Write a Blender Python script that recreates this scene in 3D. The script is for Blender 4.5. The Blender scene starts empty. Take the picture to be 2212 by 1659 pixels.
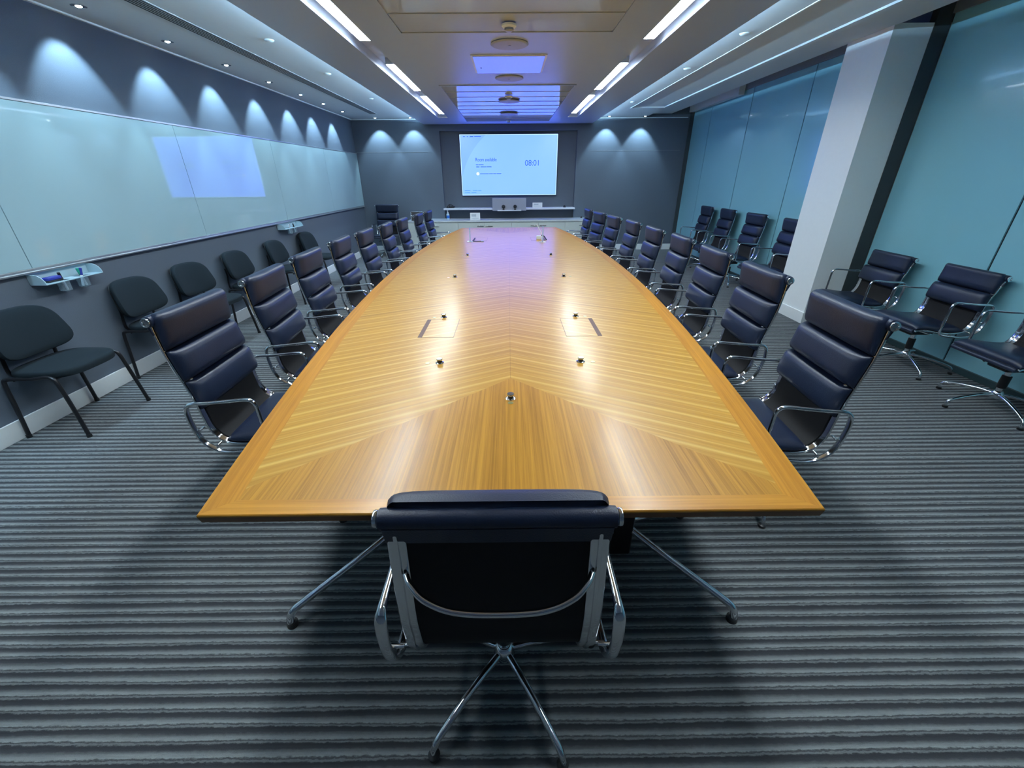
import bpy, bmesh, math, random
from mathutils import Vector, Matrix, Euler
random.seed(7)
SC = bpy.context.scene
COL = SC.collection
PI = math.pi
R = math.radians

# ------------------------------------------------------------------ helpers
def link(o, parent=None):
    COL.objects.link(o)
    if parent is not None: o.parent = parent
    return o

def tag(o, label=None, cat=None, group=None, kind=None):
    if label: o['label'] = label
    if cat: o['category'] = cat
    if group: o['group'] = group
    if kind: o['kind'] = kind
    return o

def empty(name, label, cat, loc=(0, 0, 0), rz=0.0, group=None):
    o = bpy.data.objects.new(name, None)
    o.empty_display_size = 0.1
    link(o); o.location = loc; o.rotation_euler = (0, 0, rz)
    return tag(o, label, cat, group)

class MB:
    """collects shapes, builds ONE mesh object"""
    def __init__(s): s.v = []; s.f = []; s.mi = []; s.cur = 0; s.flat = []
    def add(s, vs, fs):
        n = len(s.v); s.v += [tuple(p) for p in vs]
        s.f += [tuple(i + n for i in f) for f in fs]; s.mi += [s.cur] * len(fs)
        return s
    def box(s, x0, x1, y0, y1, z0, z1, bev=0.0):
        if bev <= 0:
            vs = [(x, y, z) for z in (z0, z1) for y in (y0, y1) for x in (x0, x1)]
            return s.add(vs, [(0, 2, 3, 1), (4, 5, 7, 6), (0, 1, 5, 4), (2, 6, 7, 3), (0, 4, 6, 2), (1, 3, 7, 5)])
        bm = bmesh.new()
        bmesh.ops.create_cube(bm, size=1)
        for v in bm.verts:
            v.co = Vector(((x0 + x1) / 2 + v.co.x * (x1 - x0), (y0 + y1) / 2 + v.co.y * (y1 - y0), (z0 + z1) / 2 + v.co.z * (z1 - z0)))
        bmesh.ops.bevel(bm, geom=list(bm.edges), offset=bev, segments=3, profile=0.5, affect='EDGES'); bm.normal_update()
        bm.verts.index_update()
        s.flat += [len(s.f) + i for i, f in enumerate(bm.faces) if max(abs(c) for c in f.normal) > .9999 and min(x1 - x0, y1 - y0, z1 - z0) > 0]
        s.add([v.co.copy() for v in bm.verts], [[v.index for v in f.verts] for f in bm.faces]); bm.free()
        return s
    def cyl(s, c, r, z0, z1, n=24, r2=None, axis='z'):
        r2 = r if r2 is None else r2
        ring = lambda rr, h: [(rr * math.cos(2 * PI * i / n), rr * math.sin(2 * PI * i / n), h) for i in range(n)]
        vs = ring(r, z0) + ring(r2, z1)
        if axis == 'x': vs = [(z, x, y) for x, y, z in vs]
        if axis == 'y': vs = [(y, z, x) for x, y, z in vs]
        vs = [(p[0] + c[0], p[1] + c[1], p[2] + c[2]) for p in vs]
        fs = [(i, (i + 1) % n, n + (i + 1) % n, n + i) for i in range(n)] + [tuple(range(n - 1, -1, -1)), tuple(range(n, 2 * n))]
        return s.add(vs, fs)
    def lathe(s, c, prof, n=24, axis='z'):
        """prof = [(r,h)...]; closed with caps"""
        vs = []
        for r, h in prof:
            for i in range(n):
                a = 2 * PI * i / n; p = (r * math.cos(a), r * math.sin(a), h)
                if axis == 'x': p = (p[2], p[0], p[1])
                if axis == 'y': p = (p[1], p[2], p[0])
                vs.append((p[0] + c[0], p[1] + c[1], p[2] + c[2]))
        fs = []
        for k in range(len(prof) - 1):
            for i in range(n):
                j = (i + 1) % n
                fs.append((k * n + i, k * n + j, (k + 1) * n + j, (k + 1) * n + i))
        m = len(prof) - 1
        fs += [tuple(range(n - 1, -1, -1)), tuple(range(m * n, m * n + n))]
        return s.add(vs, fs)
    def ball(s, c, r, n=16, sx=1, sy=1, sz=1):
        prof = []
        for k in range(1, n // 2):
            a = -PI / 2 + PI * k / (n // 2); prof.append((r * math.cos(a), r * math.sin(a)))
        b = MB(); b.lathe((0, 0, 0), [(0.001 * r, -r)] + prof + [(0.001 * r, r)], n)
        return s.add([(c[0] + p[0] * sx, c[1] + p[1] * sy, c[2] + p[2] * sz) for p in b.v], b.f)
    def sweep(s, path, sec, closed=False, ref=None, scales=None):
        """sweep 2D section (a along ref-ish axis, b along the other) along path"""
        P = [Vector(p) for p in path]; n = len(P); m = len(sec)
        up = Vector(ref) if ref else None
        vs = []; prev = None
        for i in range(n):
            if closed: t = (P[(i + 1) % n] - P[i - 1]).normalized()
            else: t = (P[min(i + 1, n - 1)] - P[max(i - 1, 0)]).normalized()
            if up is not None: A = (up - t * up.dot(t)).normalized()
            elif prev is None:
                h = Vector((0, 0, 1)) if abs(t.z) < 0.9 else Vector((1, 0, 0)); A = (h - t * h.dot(t)).normalized()
            else: A = (prev - t * prev.dot(t)).normalized()
            prev = A; B = t.cross(A); k = scales[i] if scales else 1.0
            for a, b in sec: vs.append(P[i] + A * a * k + B * b * k)
        fs = []
        for i in range(n if closed else n - 1):
            i2 = (i + 1) % n
            for j in range(m):
                j2 = (j + 1) % m
                fs.append((i * m + j, i * m + j2, i2 * m + j2, i2 * m + j))
        if not closed: fs += [tuple(range(m - 1, -1, -1)), tuple((n - 1) * m + j for j in range(m))]
        return s.add(vs, fs)
    def tube(s, path, r, n=10, closed=False, scales=None):
        return s.sweep(path, [(r * math.cos(2 * PI * i / n), r * math.sin(2 * PI * i / n)) for i in range(n)], closed, scales=scales)
    def prism(s, poly, z0, z1, fn=lambda x, y, z: (x, y, z)):
        n = len(poly)
        vs = [fn(x, y, z0) for x, y in poly] + [fn(x, y, z1) for x, y in poly]
        return s.add(vs, [tuple(range(n - 1, -1, -1)), tuple(range(n, 2 * n))] + [(i, (i + 1) % n, n + (i + 1) % n, n + i) for i in range(n)])
    def mesh(s, name, mats, smooth=True, angle=38):
        me = bpy.data.meshes.new(name); me.from_pydata(s.v, [], s.f); me.validate()
        bm = bmesh.new(); bm.from_mesh(me); bmesh.ops.recalc_face_normals(bm, faces=bm.faces); bm.to_mesh(me); bm.free()
        for m in (mats if isinstance(mats, (list, tuple)) else [mats]): me.materials.append(m)
        if len(s.mi) == len(me.polygons): me.polygons.foreach_set('material_index', s.mi)
        if smooth:
            fl = set(s.flat) if len(s.f) == len(me.polygons) else set()
            me.polygons.foreach_set('use_smooth', [True] * len(me.polygons)); me.set_sharp_from_angle(angle=R(angle))
            if fl: me.polygons.foreach_set('use_smooth', [i not in fl for i in range(len(me.polygons))])
        else: me.polygons.foreach_set('use_smooth', [False] * len(me.polygons))
        me.update(); return me
    def build(s, name, mats, parent=None, smooth=True, angle=38):
        return link(bpy.data.objects.new(name, s.mesh(name, mats, smooth, angle)), parent)

def struct(name, mb, m, smooth=False):
    return tag(mb.build(name, m, None, smooth), kind='structure')

def catmull(pts, k=6, closed=False):
    P = [Vector(p) for p in pts]; n = len(P); out = []
    rng = range(n if closed else n - 1)
    for i in rng:
        g = (lambda j: P[j % n]) if closed else (lambda j: P[max(0, min(n - 1, j))])
        a, b, c, d = g(i - 1), g(i), g(i + 1), g(i + 2)
        for q in range(k):
            t = q / k
            out.append(0.5 * ((2 * b) + (c - a) * t + (2 * a - 5 * b + 4 * c - d) * t * t + (3 * b - a - 3 * c + d) * t ** 3))
    if not closed: out.append(P[-1])
    return out

def rrect(w, h, r, n=4):
    out = []
    for cx, cy, a0 in ((w / 2 - r, h / 2 - r, 0), (-w / 2 + r, h / 2 - r, 90), (-w / 2 + r, -h / 2 + r, 180), (w / 2 - r, -h / 2 + r, 270)):
        for i in range(n + 1):
            a = R(a0 + 90 * i / n); out.append((cx + r * math.cos(a), cy + r * math.sin(a)))
    return out

# ------------------------------------------------------------------ materials
def newmat(name):
    m = bpy.data.materials.new(name); m.use_nodes = True
    nt = m.node_tree; b = nt.nodes['Principled BSDF']
    return m, nt, b
def N(nt, t, **kw):
    n = nt.nodes.new(t)
    for k, v in kw.items(): setattr(n, k, v)
    return n
def mth(nt, op, a, b=None, c=None):
    n = nt.nodes.new('ShaderNodeMath'); n.operation = op
    for i, x in enumerate((a, b, c)):
        if x is None: continue
        if hasattr(x, 'is_linked') or hasattr(x, 'links'): nt.links.new(x, n.inputs[i])
        else: n.inputs[i].default_value = x
    return n.outputs[0]
def mixc(nt, fac, a, b, blend='MIX'):
    n = nt.nodes.new('ShaderNodeMix'); n.data_type = 'RGBA'; n.blend_type = blend
    for inp, x in ((n.inputs[0], fac), (n.inputs[6], a), (n.inputs[7], b)):
        if hasattr(x, 'links'): nt.links.new(x, inp)
        elif isinstance(x, (int, float)): inp.default_value = x
        else: inp.default_value = (*x, 1)
    return n.outputs[2]
def noise(nt, vec, scale, detail=3, rough=0.5, dim='3D'):
    n = N(nt, 'ShaderNodeTexNoise'); n.inputs['Scale'].default_value = scale
    n.inputs['Detail'].default_value = detail; n.inputs['Roughness'].default_value = rough
    if vec is not None: nt.links.new(vec, n.inputs['Vector'])
    return n.outputs['Fac']
def bump(nt, b, h, dist, strength=1.0):
    n = N(nt, 'ShaderNodeBump'); n.inputs['Distance'].default_value = dist; n.inputs['Strength'].default_value = strength
    nt.links.new(h, n.inputs['Height']); nt.links.new(n.outputs[0], b.inputs['Normal'])
def mat(name, col, rough=0.5, metal=0.0, var=0.08, vs=30, bmp=0.0, bs=300, ior=1.5, **kw):
    m, nt, b = newmat(name)
    tc = N(nt, 'ShaderNodeTexCoord').outputs['Object']
    f = noise(nt, tc, vs, 3)
    c2 = tuple(max(0, c * (1 - var)) for c in col); c1 = tuple(min(1, c * (1 + var)) for c in col)
    nt.links.new(mixc(nt, f, c2, c1), b.inputs['Base Color'])
    b.inputs['Roughness'].default_value = rough; b.inputs['Metallic'].default_value = metal; b.inputs['IOR'].default_value = ior
    for k, v in kw.items(): b.inputs[k.replace('_', ' ')].default_value = v
    if bmp: bump(nt, b, noise(nt, tc, bs, 2), bmp)
    return m
def emit(name, col, s):
    m, nt, b = newmat(name)
    b.inputs['Base Color'].default_value = (.8, .8, .8, 1)
    b.inputs['Emission Color'].default_value = (*col, 1); b.inputs['Emission Strength'].default_value = s
    return m

M = {}
M['leather'] = mat('black_leather', (.010, .018, .046), .40, ior=1.52, var=.15, vs=14, bmp=.0006, bs=260)
M['sling'] = mat('black_sling_fabric', (.006, .006, .008), .85, var=.1)
M['chrome'] = mat('polished_aluminium', (.80, .82, .84), .12, 1.0, var=.04)
M['black_plastic'] = mat('black_plastic', (.015, .016, .018), .4)
M['dark_metal'] = mat('black_powder_coat', (.012, .012, .015), .35)
M['fabric'] = mat('charcoal_wool', (.014, .023, .030), .9, var=.35, vs=500, bmp=.001, bs=700, ior=1.35)
M['white_paint'] = mat('white_paint', (.88, .92, .92), .45, var=.02)
M['ceiling_paint'] = mat('ceiling_paint', (.66, .70, .72), .75, var=.03)
M['slab_paint'] = mat('slab_paint', (.43, .50, .66), .38, var=.02, bmp=.0002, bs=60)
M['panel_metal'] = mat('ceiling_panel_metal', (.50, .52, .55), .09, var=.02, ior=1.8)
M['slot_black'] = mat('slot_black', (.01, .012, .014), .7)
M['alu'] = mat('satin_aluminium', (.55, .58, .60), .35, .9)
M['white_lam'] = mat('white_laminate', (.60, .66, .64), .35, var=.02)
M['white_top'] = mat('white_worktop', (.62, .68, .72), .18, var=.02)
M['shelf_white'] = mat('white_shelf', (.72, .76, .82), .35, var=.02)
M['card'] = mat('white_card', (.75, .8, .82), .6, var=.03)
M['grey_device'] = mat('grey_device', (.33, .36, .44), .4, var=.03)
M['steel'] = mat('brushed_steel', (.62, .62, .60), .22, 1.0)
M['brass_ring'] = mat('lens_ring', (.45, .42, .20), .3, .6)
M['blue_plastic'] = mat('blue_plastic', (.03, .04, .30), .35)
M['green_plastic'] = mat('green_plastic', (.02, .35, .24), .35)
M['pen_white'] = mat('pen_white', (.75, .8, .85), .35)
M['label_blue'] = mat('label_blue', (.02, .16, .55), .4)
M['clear'] = None
m, nt, b = newmat('clear_acrylic')
b.inputs['Base Color'].default_value = (.80, .93, 1, 1); b.inputs['Roughness'].default_value = .05
b.inputs['Transmission Weight'].default_value = .85; b.inputs['IOR'].default_value = 1.45
M['clear'] = m
M['frost'] = mat('frosted_acrylic', (.50, .68, .76), .25, var=.03, Transmission_Weight=.15)
M['strip'] = emit('luminaire_diffuser', (.82, .94, 1.0), 44.0)
M['cove'] = emit('cove_led', (.42, .73, 1.0), 260.0)
M['spot_lens'] = emit('downlight_lens', (.75, .9, 1.0), 30.0)
M['red_led'] = emit('red_led', (1, .15, .1), 1.2)

def wall_mat(name, col):
    m, nt, b = newmat(name)
    tc = N(nt, 'ShaderNodeTexCoord').outputs['Object']
    f = noise(nt, tc, 260, 3, .7); g = noise(nt, tc, 3, 2)
    c = mixc(nt, f, tuple(x * .80 for x in col), tuple(x * 1.2 for x in col))
    c = mixc(nt, mth(nt, 'MULTIPLY', g, .12), c, tuple(x * .7 for x in col))
    nt.links.new(c, b.inputs['Base Color']); b.inputs['Roughness'].default_value = .8
    bump(nt, b, f, .0012)
    return m
M['wall'] = wall_mat('grey_fabric_wall', (.125, .155, .195))

# glass whiteboard: pale mint back-painted glass, glossy
m, nt, b = newmat('glass_whiteboard')
tc = N(nt, 'ShaderNodeTexCoord').outputs['Object']
nt.links.new(mixc(nt, noise(nt, tc, 1.3, 2), (.36, .50, .53), (.41, .56, .59)), b.inputs['Base Color'])
b.inputs['Roughness'].default_value = .03; b.inputs['IOR'].default_value = 1.75
M['board'] = m

# teal frosted glass wall
m, nt, b = newmat('teal_frosted_glass')
tc = N(nt, 'ShaderNodeTexCoord').outputs['Object']
nt.links.new(mixc(nt, noise(nt, tc, .7, 2), (.24, .54, .63), (.29, .60, .70)), b.inputs['Base Color'])
b.inputs['Roughness'].default_value = .20; b.inputs['IOR'].default_value = 1.55
b.inputs['Coat Weight'].default_value = .5; b.inputs['Coat Roughness'].default_value = .02; b.inputs['Coat IOR'].default_value = 1.3
M['teal'] = m

# striped carpet, ribs across the room (along X), period 44 mm
m, nt, b = newmat('striped_carpet')
tc = N(nt, 'ShaderNodeTexCoord').outputs['Object']
sx = N(nt, 'ShaderNodeSeparateXYZ'); nt.links.new(tc, sx.inputs[0])
mp = N(nt, 'ShaderNodeMapping'); mp.inputs['Scale'].default_value = (1.1, 22, 1); nt.links.new(tc, mp.inputs[0])
w1 = noise(nt, mp.outputs[0], 1.0, 3, .6)
mp2 = N(nt, 'ShaderNodeMapping'); mp2.inputs['Scale'].default_value = (9, 160, 1); nt.links.new(tc, mp2.inputs[0])
w2 = noise(nt, mp2.outputs[0], 1.0, 2, .6)
yy = mth(nt, 'ADD', mth(nt, 'DIVIDE', sx.outputs[1], .0442), mth(nt, 'MULTIPLY', mth(nt, 'SUBTRACT', w1, .5), .42))
mp3 = N(nt, 'ShaderNodeMapping'); mp3.inputs['Scale'].default_value = (45, 70, 1); nt.links.new(tc, mp3.inputs[0])
w3 = noise(nt, mp3.outputs[0], 1.0, 4, .7)
yy = mth(nt, 'ADD', yy, mth(nt, 'MULTIPLY', mth(nt, 'SUBTRACT', w3, .5), .30))
fr = mth(nt, 'FRACT', yy)
cr = N(nt, 'ShaderNodeValToRGB'); cr.color_ramp.interpolation = 'LINEAR'
els = cr.color_ramp.elements
stops = [(0, .10), (.05, .55), (.13, .62), (.17, .18), (.22, .32), (.28, .95), (.42, .82), (.56, .42), (.70, .12), (.92, .05), (1.0, .10)]
els[0].position = 0; els[0].color = (.10,) * 3 + (1,); els[1].position = 1; els[1].color = (.10,) * 3 + (1,)
for p_, v_ in stops[1:-1]:
    e = els.new(p_); e.color = (v_, v_, v_, 1)
nt.links.new(fr, cr.inputs[0])
gr = noise(nt, tc, 420, 3, .75)
hgt = mth(nt, 'ADD', cr.outputs[0], mth(nt, 'ADD', mth(nt, 'MULTIPLY', gr, .5), mth(nt, 'MULTIPLY', w3, .5)))
fac = mth(nt, 'MULTIPLY', cr.outputs[0], mth(nt, 'ADD', mth(nt, 'MULTIPLY', w2, .6), mth(nt, 'ADD', mth(nt, 'MULTIPLY', w3, .7), mth(nt, 'MULTIPLY', gr, .6))))
c = mixc(nt, fac, (.026, .027, .036), (.33, .36, .36))
nt.links.new(c, b.inputs['Base Color']); b.inputs['Roughness'].default_value = .95
bump(nt, b, hgt, .004, .8)
M['carpet'] = m

# table veneer -------------------------------------------------------
T_Y0, T_Y1 = .880, 8.32
T_C = (T_Y0 + T_Y1) / 2
def t_half(y): return 1.19 - .0221 * (y - T_C) ** 2
def veneer():
    m, nt, b = newmat('walnut_veneer')
    tc = N(nt, 'ShaderNodeTexCoord').outputs['Object']
    s = N(nt, 'ShaderNodeSeparateXYZ'); nt.links.new(tc, s.inputs[0])
    x, y = s.outputs[0], s.outputs[1]
    a = mth(nt, 'ABSOLUTE', x)
    dy = mth(nt, 'SUBTRACT', y, T_C); ady = mth(nt, 'ABSOLUTE', dy)
    endd = mth(nt, 'SUBTRACT', (T_Y1 - T_Y0) / 2, ady)                 # distance from either end
    hw = mth(nt, 'SUBTRACT', 1.19, mth(nt, 'MULTIPLY', .0221, mth(nt, 'MULTIPLY', dy, dy)))
    sided = mth(nt, 'SUBTRACT', hw, a)
    border_s = mth(nt, 'LESS_THAN', sided, .095)
    border_e = mth(nt, 'LESS_THAN', endd, .060)
    # mitre: nearest edge decides the grain direction of the border
    es = mth(nt, 'LESS_THAN', mth(nt, 'MULTIPLY', endd, 1.5), sided)
    tri = mth(nt, 'LESS_THAN', mth(nt, 'ADD', endd, mth(nt, 'MULTIPLY', a, .94)), .868)
    sgn = mth(nt, 'SIGN', x)
    # chevron grain follows |x|*0.52 + y  (same way along the whole table)
    cu = mth(nt, 'ADD', y, mth(nt, 'MULTIPLY', a, .53))
    cv = mth(nt, 'SUBTRACT', a, mth(nt, 'MULTIPLY', y, .53))
    def grain(u, v, us, vs, seed):
        cx = N(nt, 'ShaderNodeCombineXYZ')
        nt.links.new(mth(nt, 'MULTIPLY', u, us), cx.inputs[0]); nt.links.new(mth(nt, 'MULTIPLY', v, vs), cx.inputs[1]); cx.inputs[2].default_value = seed
        return cx.outputs[0]
    def leaf(u, v, seed):
        f1 = noise(nt, grain(u, v, 95, 1.2, seed), 1.0, 4, .65)
        f2 = noise(nt, grain(u, v, 17, .35, seed + 7), 1.0, 2, .5)
        f3 = noise(nt, grain(u, v, 420, 9, seed + 3), 1.0, 2, .6)
        r1 = N(nt, 'ShaderNodeValToRGB'); r1.color_ramp.elements[0].position = .36; r1.color_ramp.elements[1].position = .66
        nt.links.new(f1, r1.inputs[0])
        k = mth(nt, 'ADD', mth(nt, 'MULTIPLY', r1.outputs[0], .55), mth(nt, 'MULTIPLY', f2, .55))
        return mth(nt, 'ADD', mth(nt, 'SUBTRACT', k, .10), mth(nt, 'MULTIPLY', f3, .14))
    g_tri = leaf(x, y, 2.0)
    g_che = leaf(mth(nt, 'MULTIPLY', cu, .62), cv, 11.0)
    # thin pale sapwood lines of the chevron leaves
    ln = mth(nt, 'FRACT', mth(nt, 'DIVIDE', cu, .118))
    lr = N(nt, 'ShaderNodeValToRGB')
    for p_, v_ in ((.0, 1), (.10, 0), (.38, 0), (.44, .7), (.50, 0), (.86, 0), (.93, .75), (1.0, 1)):
        if p_ in (0, 1.0): continue
        e = lr.color_ramp.elements.new(p_); e.color = (v_, v_, v_, 1)
    lr.color_ramp.elements[0].color = (1, 1, 1, 1)
    nt.links.new(ln, lr.inputs[0])
    lines = mth(nt, 'MULTIPLY', lr.outputs[0], noise(nt, grain(cu, cv, 14, .8, 5), 1.0, 2))
    col_tri = mixc(nt, g_tri, (.27, .105, .008), (.64, .31, .034))
    col_che = mixc(nt, g_che, (.38, .175, .018), (.63, .335, .050))
    col_che = mixc(nt, mth(nt, 'MULTIPLY', lines, .8), col_che, (.84, .58, .19))
    col = mixc(nt, tri, col_che, col_tri)
    # border
    gb_s = leaf(mth(nt, 'MULTIPLY', sided, .7), y, 21.0); gb_e = leaf(mth(nt, 'MULTIPLY', endd, .7), x, 25.0)
    col_bs = mixc(nt, gb_s, (.36, .135, .008), (.68, .305, .030)); col_be = mixc(nt, gb_e, (.38, .145, .010), (.70, .325, .036))
    cb = mixc(nt, es, col_bs, col_be)
    isb = mth(nt, 'MAXIMUM', border_s, border_e)
    col = mixc(nt, isb, col, cb)
    # fine dark joints: centre line, panel joints (chevron shaped), border joint
    def near(v, c0, w): return mth(nt, 'LESS_THAN', mth(nt, 'ABSOLUTE', mth(nt, 'SUBTRACT', v, c0)), w)
    j = mth(nt, 'MULTIPLY', near(x, 0, .0012), mth(nt, 'GREATER_THAN', endd, .868))
    j = mth(nt, 'MULTIPLY', j, .35)
    for c0 in (3.27, 5.75):
        j = mth(nt, 'MAXIMUM', j, mth(nt, 'MULTIPLY', near(cu, c0, .0022), .8))
    j = mth(nt, 'MULTIPLY', j, mth(nt, 'SUBTRACT', 1, isb))
    col = mixc(nt, j, col, (.10, .035, .01))
    nt.links.new(col, b.inputs['Base Color'])
    b.inputs['Roughness'].default_value = .34; b.inputs['IOR'].default_value = 1.42
    b.inputs['Coat Weight'].default_value = .26; b.inputs['Coat Roughness'].default_value = .20
    bump(nt, b, g_tri, .00012)
    return m
M['veneer'] = veneer()
M['edge_wood'] = mat('dark_edge_wood', (.16, .060, .018), .35, var=.3, vs=8)
M['slot_wood'] = mat('slot_brown', (.10, .035, .022), .5)

# wall screen emission: pale blue with two soft curved fields ---------
SX0, SX1, SZ0, SZ1 = -1.067, 1.095, 1.222, 2.436
def screen_mat():
    m, nt, b = newmat('screen_image')
    tc = N(nt, 'ShaderNodeTexCoord').outputs['Object']
    s = N(nt, 'ShaderNodeSeparateXYZ'); nt.links.new(tc, s.inputs[0])
    def circ(p1, p2, p3):
        pts = [(SX0 + u * (SX1 - SX0), SZ1 - v * (SZ1 - SZ0)) for u, v in (p1, p2, p3)]
        (ax, ay), (bx, by), (cx, cy) = pts
        d = 2 * (ax * (by - cy) + bx * (cy - ay) + cx * (ay - by))
        ux = ((ax * ax + ay * ay) * (by - cy) + (bx * bx + by * by) * (cy - ay) + (cx * cx + cy * cy) * (ay - by)) / d
        uy = ((ax * ax + ay * ay) * (cx - bx) + (bx * bx + by * by) * (ax - cx) + (cx * cx + cy * cy) * (bx - ax)) / d
        r = math.hypot(ax - ux, ay - uy)
        dd = mth(nt, 'SQRT', mth(nt, 'ADD', mth(nt, 'POWER', mth(nt, 'SUBTRACT', s.outputs[0], ux), 2), mth(nt, 'POWER', mth(nt, 'SUBTRACT', s.outputs[2], uy), 2)))
        return mth(nt, 'LESS_THAN', dd, r)
    c1 = circ((.26, .02), (.14, .23), (.055, .47))
    c2 = circ((.775, .02), (.755, .22), (.70, .42))
    base = mixc(nt, c1, (.190, .400, 2.9), (.240, .490, 3.1))
    n_ = noise(nt, tc, 1.1, 2)
    base = mixc(nt, mth(nt, 'MULTIPLY', n_, .55), base, (.180, .425, 3.0))
    base = mixc(nt, mth(nt, 'MULTIPLY', mth(nt, 'SUBTRACT', 1, c2), .0), base, (.33, .56, 1.3))
    def inside(v, lo, hi): return mth(nt, 'MULTIPLY', mth(nt, 'GREATER_THAN', v, lo), mth(nt, 'LESS_THAN', v, hi))
    ins = mth(nt, 'MULTIPLY', inside(s.outputs[0], SX0 + .014, SX1 - .014), inside(s.outputs[2], SZ0 + .014, SZ1 - .014))
    col = mixc(nt, ins, (.50, .80, 1.6), base)
    nt.links.new(col, b.inputs['Emission Color']); b.inputs['Emission Strength'].default_value = 1.0
    b.inputs['Base Color'].default_value = (.02, .02, .02, 1); b.inputs['Roughness'].default_value = .3
    return m
M['screen'] = screen_mat()
M['screen_text'] = mat('screen_text_blue', (.01, .05, .2), .6, Emission_Color=(.004, .10, .45, 1), Emission_Strength=.6)
M['screen_faint'] = mat('screen_faint_blue', (.05, .2, .6), .6, Emission_Color=(.10, .30, .95, 1), Emission_Strength=.8)
M['screen_icon'] = mat('screen_icon', (.6, .6, .8), .6, Emission_Color=(.55, .6, 1.1, 1), Emission_Strength=1.0)

# ------------------------------------------------------------------ dimensions
XL, XR = -3.358, 3.98
YB, YF = 10.46, -2.2
ZC, ZS = 2.72, 2.62        # side ceilings, dropped central slab

# ------------------------------------------------------------------ shell
struct('floor', MB().box(XL - .1, XR + .1, YF - .1, YB + .3, -.08, 0), M['carpet'])
struct('wall_left', MB().box(XL - .1, XL, YF - .1, YB + .3, 0, 3.05), M['wall'])
struct('wall_rear', MB().box(XL, XR + .1, YF - .1, YF, 0, 3.05), M['wall'])
# back wall with the screen recess
RX0, RX1, RZ0, RZ1, RD = -1.49, 1.51, .45, 2.497, .13
bw = MB()
BWR = 3.90
bw.box(XL, RX0, YB, YB + .2, 0, 3.05); bw.box(RX1, BWR, YB, YB + .2, 0, 3.05)
bw.box(RX0, RX1, YB, YB + .2, RZ1, 3.05); bw.box(RX0, RX1, YB, YB + .2, 0, RZ0)
bw.box(RX0, RX1, YB + RD, YB + .2, RZ0, RZ1)
struct('wall_back', bw, M['wall'])
# pale seam strip between upper and lower fabric panels
js = MB(); js.box(XL, RX0 - .25, YB - .003, YB, 2.098, 2.104); js.box(RX1 + .25, BWR - .1, YB - .003, YB, 2.098, 2.104)
struct('trim_1', js, mat('seam_light', (.24, .26, .28), .6))
struct('wall_right', MB().box(XR + .012, XR + .12, YF - .1, YB + .3, 0, 3.05), M['dark_metal'])
struct('baseboard_left', MB().box(XL, XL + .014, YF, YB, 0, .13, .003), M['white_paint'])
bb = MB(); bb.box(XL + .014, -2.34, YB - .014, YB, 0, .13, .003); bb.box(1.80, BWR, YB - .014, YB, 0, .13, .003)
struct('baseboard_back', bb, M['white_paint'])

# glass wall on the right: tall back-painted panes with thin dark joints
seams = [YF, -.95, .50, 1.98, 3.475, 4.73]
far = [5.31, 6.54, 8.06, 9.57, YB]
k = 0
for lst in (seams, far):
    for y0, y1 in zip(lst[:-1], lst[1:]):
        k += 1
        struct('window_%d' % k, MB().box(XR, XR + .011, y0 + .009, y1 - .009, .055, 2.862), M['teal'])
tr = MB(); tr.box(XR - .02, XR + .012, YF, YB, 2.862, 2.98); struct('trim_2', tr, mat('head_trim_grey', (.20, .24, .28), .5))
tr = MB(); tr.box(XR - .022, XR + .012, YF, 4.73, 0, .055); tr.box(XR - .022, XR + .012, 5.31, YB, 0, .055)
struct('trim_3', tr, mat('base_channel', (.035, .07, .08), .4))
tr = MB(); tr.box(3.835, XR, 4.728, 4.80, 0, 2.95); tr.box(3.90, XR, YB - .03, YB + .1, 0, 2.95)
struct('trim_4', tr, mat('dark_jamb', (.045, .055, .06), .6))
tr = MB(); tr.box(3.86, XR - .021, 8.33, YB - .031, 2.80, 2.945, .004); struct('trim_5', tr, M['ceiling_paint'])
# white column
cm = MB(); cm.box(3.48, XR + .01, 4.735, 5.31, 0, 2.80); struct('wall_column', cm, M['white_paint'])
cm = MB(); cm.box(3.468, 3.84, 4.722, 4.734, 0, .13, .002); cm.box(3.468, 3.48, 4.734, 5.32, 0, .13, .002)
struct('baseboard_column', cm, M['white_paint'])

# ceilings
cl = MB()
cl.box(XL, -1.46, YF, YB, ZC, 3.05)                                   # left side strip
cl.box(1.46, 2.27, YF, YB, ZC, 3.05)                                  # right inner strip
cl.box(2.27, 2.90, YF, 9.10, ZC + .022, 3.05)                         # raised tray
cl.box(2.27, 2.90, 9.10, YB, ZC, 3.05)
cl.box(2.90, 2.945, YF, YB, ZC + .005, 3.05)
cl.box(2.945, 3.50, YF, YB, 2.787, 3.05)
cl.box(3.50, XR + .1, YF, YB, 2.95, 3.05)
struct('ceiling', cl, M['ceiling_paint'])
tr = MB()
tr.box(XL, XL + .028, YF, YB, ZC - .014, ZC, .003)
tr.box(2.262, 2.278, YF, 9.10, ZC - .005, ZC + .02, .002)  # white bead added to draw the highlight along the tray's lit edge
tr.box(XL + .028, -1.82, YB - .028, YB, ZC - .014, ZC, .003); tr.box(1.82, 3.86, YB - .028, YB, ZC - .014, ZC, .003)
struct('trim_6', tr, M['white_paint'])
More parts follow.
